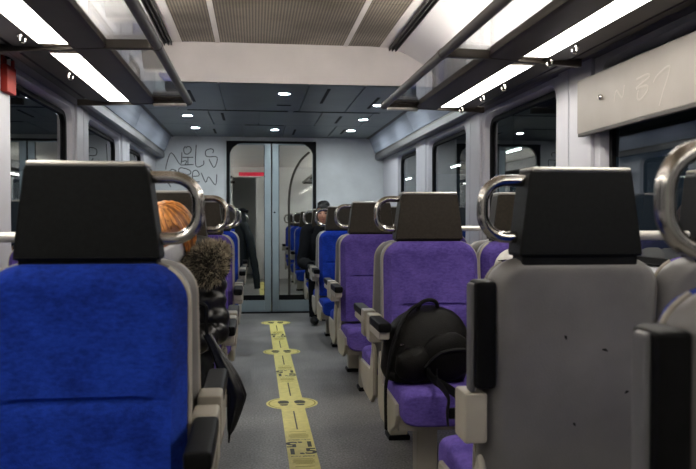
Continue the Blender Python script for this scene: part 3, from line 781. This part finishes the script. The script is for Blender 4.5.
for k, y in enumerate(ov):
    t = empty('footprint_sticker', (TX, y, 0), 0, label=['round yellow footprint sticker on the floor, nearest of the three', 'round yellow footprint sticker on the floor, middle of the three', 'round yellow footprint sticker on the floor, close to the doors'][k], cat='sticker', group='footprint stickers in the aisle')
    mb = MB(); disc(mb, 0, 0, .157, .0022); mb.build('disc', M['yellow'], t, 0)
    mb = MB(); mb.sweep([(.142*math.cos(2*PI*i/60), .142*math.sin(2*PI*i/60), .0026) for i in range(12, 52) if not 26 < i < 34], .0022, 4); 
    mb = MB()
    for a0, a1 in ((-58, 58), (122, 238)):
        mb.sweep([(.14*math.cos(math.radians(a0+(a1-a0)*i/30)), .14*math.sin(math.radians(a0+(a1-a0)*i/30)), .0026) for i in range(31)], .004, 4, flat=(.1,))
    mb.build('ring', M['print2'], t, 0)
    for sx in (-1, 1):
        mb = MB(); foot(mb, sx*.050, -.01, .0027); mb.build('footprint', M['print'], t, 0)
seg = [(1.0, 2.79-.15), (2.79-.15, 4.62-.15), (4.62+.15, 6.45-.15), (6.45+.15, 8.28-.15)]
seg = [(2.94, 4.47), (4.77, 6.30), (6.60, 8.13)]
for k, (a, b) in enumerate(seg):
    t = empty('distance_tape', (TX, (a+b)/2, 0), 0, label=['yellow distance strip on the floor running out of the bottom of the picture', 'yellow distance strip on the floor between the nearest and middle footprints', 'yellow distance strip on the floor between middle footprints and the far ones'][k], cat='sticker', group='yellow distance strips in the aisle')
    h = (b-a)/2+.03
    mb = MB(); mb.add([(-.07, -h, .0014), (.07, -h, .0014), (.07, h, .0014), (-.07, h, .0014)], [(0, 1, 2, 3)]); mb.build('strip', M['yellow'], t, 0)
    for e in (-1, 1):
        mb = MB(); mb.add([(-.004, e*.33, .002), (.004, e*.33, .002), (.004, e*.72, .002), (-.004, e*.72, .002)], [(0, 1, 2, 3)]); mb.build('centre_line', M['print'], t, 0)
        rot = 0 if e < 0 else PI
        text_mesh('1,5', .125, 0, e*.062, .002, rot, M['print'], t, 'lettering')
        text_mesh('meter afstand', .020, 0, e*.135, .002, rot, M['print'], t, 'lettering')
        mb = MB()
        for q, (w, yy) in enumerate(((.045, .175), (.052, .196), (.05, .212), (.052, .228), (.04, .244), (.044, .285))):
            mb.box(-w, w, e*yy-.0035, e*yy+.0035, .0018, .002)
        mb.build('small_print', M['print2'], t, 0)

t = empty('distance_tape', (-.06, 11.6, 0), 0, label='yellow floor strip in the next compartment, seen through the left door pane', cat='sticker')
mb = MB(); mb.add([(-.07, -2.2, .0014), (.07, -2.2, .0014), (.07, 2.2, .0014), (-.07, 2.2, .0014)], [(0, 1, 2, 3)]); mb.build('strip', M['yellow'], t, 0)
for yy in (-1.4, -.4, .6, 1.6):
    mb = MB()
    for q in range(5): mb.box(-.05, .05, yy+q*.05, yy+q*.05+.02, .0016, .002)
    mb.build('small_print', M['print2'], t, 0)

# ------------------------------------------------------------------ backpack on the purple seat
t = empty('backpack', (.525, 3.17, .445), math.radians(8), label='black backpack slumped on the purple seat, straps hanging over its edge', cat='backpack')
mb = MB(); rings = []
for i in range(15):
    q = i/14; z = .295*q
    wx = .19*(1-.05*q)*math.sqrt(max(.03, 1-max(0, (q-.45)/.56)**2.4)); wy = .115*(1-.15*q)*math.sqrt(max(.04, 1-max(0, (q-.5)/.52)**2.4))
    if q < .12: wx *= .9+.1*q/.12; wy *= .88+q
    ring = []
    for k in range(36):
        a = 2*PI*k/36; ca, sa = math.cos(a), math.sin(a)
        rr = 1+.018*math.sin(5*a+7*q)+.02*math.sin(3*a-4*q)
        ring.append((wx*rr*math.copysign(abs(ca)**.7, ca)+.05*q*q, wy*rr*math.copysign(abs(sa)**.75, sa)+.085*q, z))
    rings.append(ring)
mb.loft(rings); body = mb.build('main_compartment', M['bag'], t, 60)
mb = MB(); mb.ellipsoid((-.085, -.085, .075), (.085, .055, .075), 3, lambda d: 1+.04*math.sin(9*d.x+5*d.z)); mb.build('side_pocket', M['bag'], t, 80)
mb = MB(); mb.ellipsoid((.06, -.10, .105), (.12, .04, .10), 3, lambda d: 1+.03*math.sin(8*d.x)); mb.build('front_pocket', M['bag'], t, 80)
mb = MB(); mb.sweep(smooth_path([(-.02, .055, .275), (-.012, .04, .312), (.025, .04, .327), (.062, .045, .315), (.075, .06, .275)], 6), .009, 8); mb.build('carry_handle', M['bag2'], t)
mb = MB(); mb.sweep(smooth_path([(-.178, -.02, .02), (-.172, -.045, .12), (-.135, -.035, .22), (-.08, .0, .285), (-.02, .03, .312)], 8), .016, 8, flat=(.5,)); mb.build('shoulder_strap', M['bag2'], t)
mb = MB(); mb.sweep(smooth_path([(-.06, -.135, .07), (0, -.145, .125), (.08, -.148, .14), (.15, -.13, .13)], 8), .011, 8, flat=(.6,)); mb.build('compression_strap', M['bag2'], t)
mb = MB(); mb.sweep(smooth_path([(-.05, -.13, .06), (-.04, -.20, .03), (-.03, -.33, .022), (-.02, -.385, .0), (-.02, -.39, -.08), (-.015, -.385, -.20)], 8), .020, 8, flat=(.22, (1, 0, 0))); mb.build('hanging_strap', M['bag2'], t)
mb = MB(); mb.sweep(smooth_path([(.0, -.12, .05), (-.04, -.23, .032), (-.055, -.33, .024), (-.06, -.392, -.0), (-.065, -.39, -.05), (-.06, -.386, -.10)], 8), .017, 8, flat=(.22, (1, 0, 0))); mb.build('hanging_strap', M['bag2'], t)
mb = MB(); mb.box(-.06, .005, -.40, -.38, -.075, -.035, .005); mb.build('buckle', M['blackp'], t)
mb = MB(); mb.lathe([(.010, 0), (.011, .004), (.004, .008)], (-.128, -.05, .15), 10, 'z'); mb.build('zip_pull', M['steel'], t)
mb = MB(); mb.sweep(smooth_path([(-.165, -.08, .03), (-.178, -.03, .025), (-.184, -.01, -.02), (-.184, -.005, -.10), (-.182, -.005, -.21)], 8), .012, 8, flat=(.25, (1, 0, 0))); mb.build('waist_strap', M['bag2'], t)

# ------------------------------------------------------------------ people
def head_bm(mb, mx):
    """a face turned to -y; unit: metres"""
    def g(d, c, s): return math.exp(-((d-V(c).normalized()).length/s)**2)
    bm = bmesh.new(); bmesh.ops.create_icosphere(bm, subdivisions=5, radius=1)
    for v in bm.verts:
        d = v.co.normalized(); k = 1.0
        k += .24*g(d, (0, -1, -.10), .15)+.10*g(d, (0, -1, .08), .11)      # nose tip and bridge
        k -= .07*(g(d, (.36, -.9, .13), .17)+g(d, (-.36, -.9, .13), .17))  # eye sockets
        k += .035*(g(d, (.32, -.9, .30), .16)+g(d, (-.32, -.9, .30), .16)) # brows
        k += .04*(g(d, (.55, -.8, -.15), .22)+g(d, (-.55, -.8, -.15), .22))
        k += .06*g(d, (0, -.9, -.42), .13)-.03*g(d, (0, -.9, -.50), .05)+.05*g(d, (0, -.85, -.60), .12)
        k += .12*g(d, (0, -.72, -.85), .26)
        x, y, z = d.x*.076*k, d.y*.096*k, d.z*.118*k
        if z < 0: x *= 1-.30*(-d.z)**1.5 if d.z < 0 else 1; y *= 1-.10*(-d.z)
        if d.y > 0 and d.z < -.2: y *= .8
        v.co = V((x, y, z))
    mb.bm(bm, mx)
    for s in (-1, 1):
        mb.ellipsoid((s*.077, .012, -.005), (.010, .020, .032), 3, mx=mx)

def bake(o, remesh=None):
    dg = bpy.context.evaluated_depsgraph_get(); me = bpy.data.meshes.new_from_object(o.evaluated_get(dg)); return me
def skin_mesh(verts, edges, rad, sub=2):
    me = bpy.data.meshes.new('skel'); me.from_pydata([tuple(v) for v in verts], edges, [])
    o = bpy.data.objects.new('skel', me); col.objects.link(o)
    m = o.modifiers.new('s', 'SKIN'); m.use_smooth_shade = True
    for i, d in enumerate(me.skin_vertices[0].data):
        d.radius = rad[i] if isinstance(rad[i], tuple) else (rad[i], rad[i]); d.use_root = (i == 0)
    o.modifiers.new('u', 'SUBSURF').levels = sub
    r = bake(o); bpy.data.objects.remove(o); return r

def person(loc, rz, leanf, side, head_yaw, head_pitch, head_roll, cat_label, cloth, pants, hairmat, hair_kind, arms=None, quilt=0.0, slump=0.0, wd=1.0, hs=1.0):
    """seated figure; local origin on the floor below the hips, faces -y"""
    root = empty('person', loc, rz, label=cat_label, cat='person')
    up = V((side, -math.sin(leanf), math.cos(leanf))).normalized()
    pel = V((0, 0, .555-slump)); P = lambda t: pel+up*t
    fwd = V((0, -1, 0))
    chest, neck = P(.27), P(.455); hc = P(.455)+ (up+V((0, -.35, 0))).normalized()*.165
    sh = {s: P(.415)+V((s*.165*wd, 0, 0)) for s in (-1, 1)}
    verts = [pel, P(.13), chest, P(.40), neck, P(.50)+V((0, -.02, 0)), hc+V((0, .02, -.05))]
    rad = [(.145, .115), (.13, .10), (.14, .105), (.11, .085), (.058, .058), (.052, .052), (.055, .055)]
    edges = [(0, 1), (1, 2), (2, 3), (3, 4), (4, 5), (5, 6)]
    def addv(p, r, par):
        verts.append(V(p)); rad.append(r); edges.append((par, len(verts)-1)); return len(verts)-1
    joints = {}
    for s in (-1, 1):
        a = (arms or {}).get(s)
        S_ = sh[s]; E = S_+V((s*.055, -.06, -.265)); W = V((s*.10, -.33, .66-slump)) if not a else V(a[1])
        if a: E = V(a[0])
        i = addv(S_, .058, 3); i = addv(S_.lerp(E, .5), .047, i); i = addv(E, .040, i); i = addv(E.lerp(W, .45), .038, i); i = addv(W, .027, i)
        d = (W-E).normalized(); sidev = d.cross(V((0, 0, 1))).normalized()*(-s); nrm = d.cross(sidev).normalized()
        if nrm.z > 0: nrm = -nrm
        palm = addv(W+d*.05, (.036, .018), i); kn = W+d*.085
        for q, (off, ln) in enumerate(((-.030, .068), (-.010, .080), (.011, .074), (.031, .058))):
            b0 = kn+sidev*off*1.0; j = addv(b0, .0095, palm)
            j = addv(b0+d*ln*.5+nrm*.008, .0085, j); j = addv(b0+d*ln*.8+nrm*.028, .0078, j); addv(b0+d*ln*.88+nrm*.045, .0065, j)
        th = addv(W+d*.03-sidev*.034+nrm*.008, .0115, palm); th = addv(W+d*.062-sidev*.052+nrm*.02, .0098, th); addv(W+d*.088-sidev*.050+nrm*.034, .008, th)
        hipj = addv(pel+V((s*.09, -.04, -.015)), .095, 0); K = V((s*.11, -.44, .525-slump*.5)); A = V((s*.115, -.40, .10))
        i = addv(pel.lerp(K, .55)+V((s*.05, 0, .01)), .078, hipj); i = addv(K, .058, i); i = addv(K.lerp(A, .35)+V((0, .012, 0)), .055, i); i = addv(A, .036, i)
        addv(A+V((0, -.02, -.045)), .036, i); addv(A+V((s*.01, -.15, -.065)), .028, len(verts)-1)
        joints[s] = (S_, E, W, K, A)
    me = skin_mesh(verts, edges, rad, 2)
    mb = MB(); bmx = bmesh.new(); bmx.from_mesh(me); mb.bm(bmx)
    hm = Matrix.Translation(hc) @ Euler((head_pitch, head_roll, head_yaw), 'ZXY' if False else 'XYZ').to_matrix().to_4x4() @ Matrix.Scale(hs, 4)
    head_bm(mb, hm)
    tmp = mb.build('tmp', M['skin'], None, 0)
    rm = tmp.modifiers.new('r', 'REMESH'); rm.mode = 'VOXEL'; rm.voxel_size = .0055; rm.use_smooth_shade = True
    sm = tmp.modifiers.new('cs', 'SMOOTH'); sm.factor = .4; sm.iterations = 2
    bme = bake(tmp); bpy.data.objects.remove(tmp); bme.materials.clear(); bme.materials.append(M['skin'])
    bm = bmesh.new(); bm.from_mesh(bme); seen = set(); parts_ = []
    for v in bm.verts:
        if v in seen: continue
        st = [v]; seen.add(v); grp = []
        while st:
            q = st.pop(); grp.append(q)
            for e in q.link_edges:
                w_ = e.other_vert(q)
                if w_ not in seen: seen.add(w_); st.append(w_)
        parts_.append(grp)
    parts_.sort(key=len); print('ISLANDS', [len(g_) for g_ in parts_])
    for grp in parts_[:-1]: bmesh.ops.delete(bm, geom=grp, context='VERTS')
    bm.to_mesh(bme); bm.free()
    b = bpy.data.objects.new('body', bme); col.objects.link(b); b.parent = root
    # eyes
    for s in (-1, 1):
        mb = MB(); mb.ellipsoid((s*.030, -.0845, .014), (.012, .008, .007), 2, mx=hm); mb.build('eye', M['eye'], b, 80)
        mb = MB(); mb.sweep([hm @ V((s*.048, -.085, .033)), hm @ V((s*.03, -.096, .038)), hm @ V((s*.014, -.096, .034))], .004, 6); mb.build('eyebrow', hairmat, b)
    mb = MB(); mb.sweep([hm @ V((-.020, -.090, -.052)), hm @ V((0, -.100, -.050)), hm @ V((.020, -.090, -.052))], [.003, .006, .003], 8); mb.build('lips', mat_lips, b)
    # hair cap + locks
    mb = MB(); bm = bmesh.new(); bmesh.ops.create_icosphere(bm, subdivisions=4, radius=1)
    kill = []
    for v in bm.verts:
        d = v.co.normalized()
        front = (-d.y > .25 and d.z < .42) or (d.z < -.45 and hair_kind != 'long') or (d.z < -.75) or (-d.y > .05 and d.z < -.1 and hair_kind == 'short')
        if front: kill.append(v)
        k = 1.10+.015*math.sin(23*d.x+11*d.y)+.012*math.sin(31*d.z)
        v.co = V((d.x*.080*k, d.y*.100*k+.004, d.z*.120*k+.003))
    bmesh.ops.delete(bm, geom=kill, context='VERTS'); mb.bm(bm, hm)
    rnd = random.Random(int(abs(loc[0]*100))+3)
    nl = 300 if hair_kind == 'long' else 60
    for i in range(nl):
        a = rnd.uniform(-PI*.80, PI*.80); s = 1 if a > 0 else -1
        lift = rnd.uniform(1.08, 1.17); mb.cur = 1 if rnd.random() < .4 else 0
        ln = rnd.uniform(.9, 1.3) if hair_kind == 'long' else rnd.uniform(.35, .5)
        pts = []
        for q in range(9):
            t_ = q/8*ln; el = PI/2-t_*1.75
            rr = lift+.06*math.sin(t_*3)+rnd.uniform(-.008, .008)
            dx = math.sin(a)*math.cos(el); dy = math.cos(a)*math.cos(el); dz = math.sin(el)
            if -dy > .3 and dz < .4: break
            pts.append(hm @ V((dx*.080*rr+s*.004, dy*.100*rr+.004, dz*.120*rr+.003)))
        if len(pts) > 3: mb.sweep(pts, [.005]+[.0062]*(len(pts)-2)+[.002], 6, flat=(.5,))
    mb.build('hair', [hairmat, M['hairdark'] if hairmat is M['hair'] else hairmat], b, 60)
    # jacket: torso + sleeves
    mb = MB(); rings = []; n = 46
    for i in range(n):
        t_ = -.12+(.475+.12)*i/(n-1); c = P(t_)
        u = (t_+.12)/.595
        wx = lerp_list([.185, .19, .185, .20, .205, .175, .085], 101)[int(u*100)]; wy = lerp_list([.15, .15, .14, .145, .14, .115, .078], 101)[int(u*100)]
        q = 1+quilt*abs(math.sin(u*PI*7))-quilt*.5
        ax = V((1, 0, 0)); ay = up.cross(ax).normalized()
        rings.append([tuple(c+ax*wx*wd*q*math.cos(2*PI*k/32)+ay*wy*wd*q*math.sin(2*PI*k/32)) for k in range(32)])
    mb.loft(rings)
    jk = mb.build('jacket', cloth, b, 70)
    for s in (-1, 1):
        S_, E, W, K, A = joints[s]
        path = smooth_path([S_+V((-s*.05, 0, .005)), S_+V((s*.01, 0, -.01)), S_.lerp(E, .5), E, E.lerp(W, .5), E.lerp(W, .97)], 9)
        nr = len(path); base = lerp_list([.075, .078, .072, .066, .06, .050], nr)
        mb = MB(); mb.sweep(path, [base[i]*(wd if wd == 1 else wd-.06)*(1+quilt*abs(math.sin(i/nr*PI*9))-quilt*.5) for i in range(nr)], 18); mb.build('sleeve', cloth, jk, 70)
        path = smooth_path([pel+V((s*.08, .03, -.01)), pel.lerp(K, .5)+V((s*.04, 0, .005)), K+V((0, -.005, .004)), K.lerp(A, .4)+V((0, .008, 0)), A+V((0, 0, -.02))], 8)
        mb = MB(); mb.sweep(path, lerp_list([.112, .094, .078, .070, .056], len(path)), 18); mb.build('trouser_leg', pants, b, 70)
        mb = MB(); mb.ellipsoid((A.x+s*.006, A.y-.07, .045), (.045, .135, .045), 3, lambda d: 1.0 if d.z > -.6 else .92); mb.build('shoe', M['blackp'], b, 70)
    return root, b, hm, joints, P, jk
mat_lips = mat('lips', (.42, .14, .11), .45)

# ginger-haired passenger in the fur-hooded puffer coat, bent over, facing us
wp, wb, whm, wj, wP, wjk = person((-.562, 3.30, 0), 0, math.radians(26), .06, math.radians(-30), math.radians(30), math.radians(0),
    'ginger-haired person in black puffer coat with fur hood, bent forward on left seat', M['puffer'], M['darkcloth'], M['hair'], 'long',
    arms={1: ((.205, -.235, .68), (.10, -.38, .63))}, quilt=.24, slump=.03, wd=.86, hs=.93)
mb = MB(); rings = []
bm = bmesh.new(); bmesh.ops.create_icosphere(bm, subdivisions=4, radius=1); kill = []
for v in bm.verts:
    d = v.co.normalized()
    if d.z > .22 or d.z < -.85 or d.y > -.1: kill.append(v)
    v.co = V((d.x*.077, d.y*.118 if d.z > -.5 else d.y*.112, d.z*.122))
bmesh.ops.delete(bm, geom=kill, context='VERTS')
for v in bm.verts: pass
mb.bm(bm, whm @ Matrix.Translation((0, 0, -.012))); mk = mb.build('face_mask', M['mask'], wb, 80); sol = mk.modifiers.new('t', 'SOLIDIFY'); sol.thickness = .004
# hood with fur: a thick drooping ring from behind the neck over the aisle shoulder
HC = V((.186, -.335, .950)); HN = V((-.25, -.85, .45)).normalized(); HA = HN.cross(V((0, 0, 1))).normalized(); HB = HA.cross(HN).normalized()
mb = MB()
bag = smooth_path([(.02, -.13, 1.0), (.09, -.16, .99), (.16, -.20, .97), tuple(HC-HN*.05)], 6); mb.sweep(bag, lerp_list([.05, .07, .08, .07], len(bag)), 18)
hood = mb.build('hood', M['puffer'], wb, 70)
mb = MB(); rnd = random.Random(5)
for i in range(5200):
    a = rnd.uniform(0, 2*PI); r_ = .086*math.sqrt(rnd.random())
    flop = 1+.12*math.sin(3*a+1); el = 1.0
    c = HC+HA*math.cos(a)*r_*flop+HB*math.sin(a)*r_*flop*el + HN*(.030*math.sqrt(max(0, 1-(r_/.088)**2))-.012*math.exp(-((r_*math.cos(a)+.03)**2+(r_*math.sin(a)-.03)**2)/.0012))
    rad_ = HA*math.cos(a)+HB*math.sin(a)
    d_ = (rad_*rnd.uniform(-.2, 1.0)+HN*rnd.uniform(.15, .8)+HA*rnd.gauss(0, .35)+HB*rnd.gauss(-.15, .4)).normalized()
    L_ = rnd.uniform(.020, .042); sd = d_.cross(HN); sd = sd.normalized() if sd.length > 1e-4 else HA; up_ = sd.cross(d_); w = .0022
    base = c-d_*.006; mid_ = c+d_*L_*.5; tip = c+d_*L_+V((0, 0, -.005))
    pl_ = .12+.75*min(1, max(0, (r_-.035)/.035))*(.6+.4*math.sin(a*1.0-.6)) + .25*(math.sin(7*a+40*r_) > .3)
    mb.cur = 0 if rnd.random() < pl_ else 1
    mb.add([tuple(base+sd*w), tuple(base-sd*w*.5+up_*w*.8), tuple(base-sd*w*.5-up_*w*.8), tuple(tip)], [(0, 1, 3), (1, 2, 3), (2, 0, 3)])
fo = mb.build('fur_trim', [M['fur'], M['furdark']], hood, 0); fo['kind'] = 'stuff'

# folded umbrella hanging beside her into the aisle
t = empty('umbrella', (-.325, 2.90, .70), 0, label='black folded umbrella hanging point-down into the aisle beside the puffer coat', cat='umbrella')
mb = MB(); rings = []
for i in range(22):
    q = i/21; c = V((-.055+.13*min(1, q*1.6)-.045*q*q, -.06*q, -.015-.36*q))
    rr = .014+.034*math.sin(min(1, q*1.5)*PI/2)**2*(1-q)**.6*1.25-.010*q
    ring = []
    for k in range(32):
        a = 2*PI*k/32; f_ = 1+.20*abs(math.sin(4*a+2.2*q))-.08
        ring.append(tuple(c+V((rr*f_*math.cos(a)*1.05, rr*f_*math.sin(a)*.75, .006*math.sin(4*a)))))
    rings.append(ring)
mb.loft(rings); mb.build('canopy', M['puffer'], t, 50)
mb = MB(); mb.sweep([(.03, -.06, -.37), (.027, -.06, -.41)], [.005, .003], 8); mb.build('tip', M['blackp'], t)
mb = MB(); mb.sweep([(-.055, 0, -.02), (-.06, .0, .05)], .007, 8); mb.sweep(smooth_path([(-.06, 0, .05), (-.06, 0, .09), (-.085, 0, .10), (-.10, 0, .07)], 5), .009, 8); mb.build('handle', M['blackp'], t)
mb = MB(); mb.sweep(smooth_path([(-.03, -.03, -.12), (-.035, -.05, -.2), (-.034, -.05, -.30)], 5), .004, 6); mb.build('tie_strap', M['bag2'], t)

# passenger by the left window in the third row, seen as a reflection
person((LW-.0, 4.98, 0), 0, math.radians(5), 0.0, math.radians(10), math.radians(4), 0,
       'person in dark clothes by the left window, hidden behind the foreground headrest', M['darkcloth'], M['darkcloth'], M['darkhair'], 'short', slump=.05)
# passenger in a pale striped jacket by the right window
rp, rb, rhm, rj, rP, rjk = person((RW_+.055, 3.29, 0), 0, math.radians(3), -.05, math.radians(-8), math.radians(6), 0,
       'person in off-white jacket with dark stripes, by the right window behind the grey seat', M['whitecloth'], M['darkcloth'], M['darkhair'], 'short', slump=.045, wd=.9)
for q in (.02, .10, .18):
    S_, E = rj[-1][0], rj[-1][1]; c = S_.lerp(E, q); d = (E-S_).normalized(); a = d.cross(V((0, 1, 0))).normalized(); b_ = d.cross(a)
    mb = MB(); mb.sweep([tuple(c+a*.0655*math.cos(2*PI*k/24)+b_*.0655*math.sin(2*PI*k/24)) for k in range(24)], .0065, 6, closed=True); mb.build('sleeve_stripe', M['darkcloth'], rjk)
# black-clothed passenger in the last row on the right
person((.55, 8.55, 0), 0, math.radians(4), .02, math.radians(-12), math.radians(8), 0,
       'dark-haired person all in black in the last seat right of the doors', M['darkcloth'], M['darkcloth'], M['darkhair'], 'short',
       arms={-1: ((-.225, -.12, .66), (-.15, -.38, .62))}, slump=-.03)

# dark coat hanging from the handle of the last seat on the left
t = empty('coat', (-.33, 8.44, 1.20), 0, label='dark coat hanging from a seat handle left of the doors, sleeve dangling', cat='coat')
mb = MB(); rings = []
for i in range(16):
    q = i/15; c = V((-.02-.0*q, -.02-.01*math.sin(q*5), .02-.62*q)); wx = .035+.045*math.sin(min(1, q*2)*PI/2); wy = .03+.02*q
    rings.append([tuple(c+V((wx*math.cos(2*PI*k/24)*(1+.08*math.sin(3*2*PI*k/24+3*q)), wy*math.sin(2*PI*k/24)*(1+.15*math.cos(5*2*PI*k/24)), 0))) for k in range(24)])
mb.loft(rings); mb.build('coat_body', M['teal'], t, 60)
sp = smooth_path([(.0, -.05, -.12), (.06, -.07, -.26), (.10, -.075, -.45), (.135, -.075, -.63), (.155, -.075, -.83)], 6)
mb = MB(); mb.sweep(sp, [(.050-.016*i/len(sp))*(1+.05*math.sin(i*1.3)) for i in range(len(sp))], 14); mb.build('coat_sleeve', M['teal'], t, 60)
mb = MB(); mb.sweep(smooth_path([(-.05, -.03, .02), (.0, -.06, .03), (.05, -.03, .01)], 5), .02, 8); mb.build('collar', M['darkcloth'], t)

# ------------------------------------------------------------------ world, render look
w = bpy.data.worlds.new('world'); sc.world = w; w.use_nodes = True
bg = w.node_tree.nodes['Background']; bg.inputs[0].default_value = (.01, .014, .02, 1); bg.inputs[1].default_value = .6
sc.view_settings.view_transform = 'Standard'; sc.view_settings.look = 'None'; sc.view_settings.gamma = 1; sc.view_settings.exposure = 1.42
try: sc.view_settings.use_curve_mapping = False
except Exception: pass
cy = sc.cycles
cy.use_denoising = True; cy.max_bounces = 10; cy.transparent_max_bounces = 24; cy.diffuse_bounces = 5; cy.glossy_bounces = 5
cy.sample_clamp_indirect = 6; cy.caustics_reflective = False; cy.caustics_refractive = False
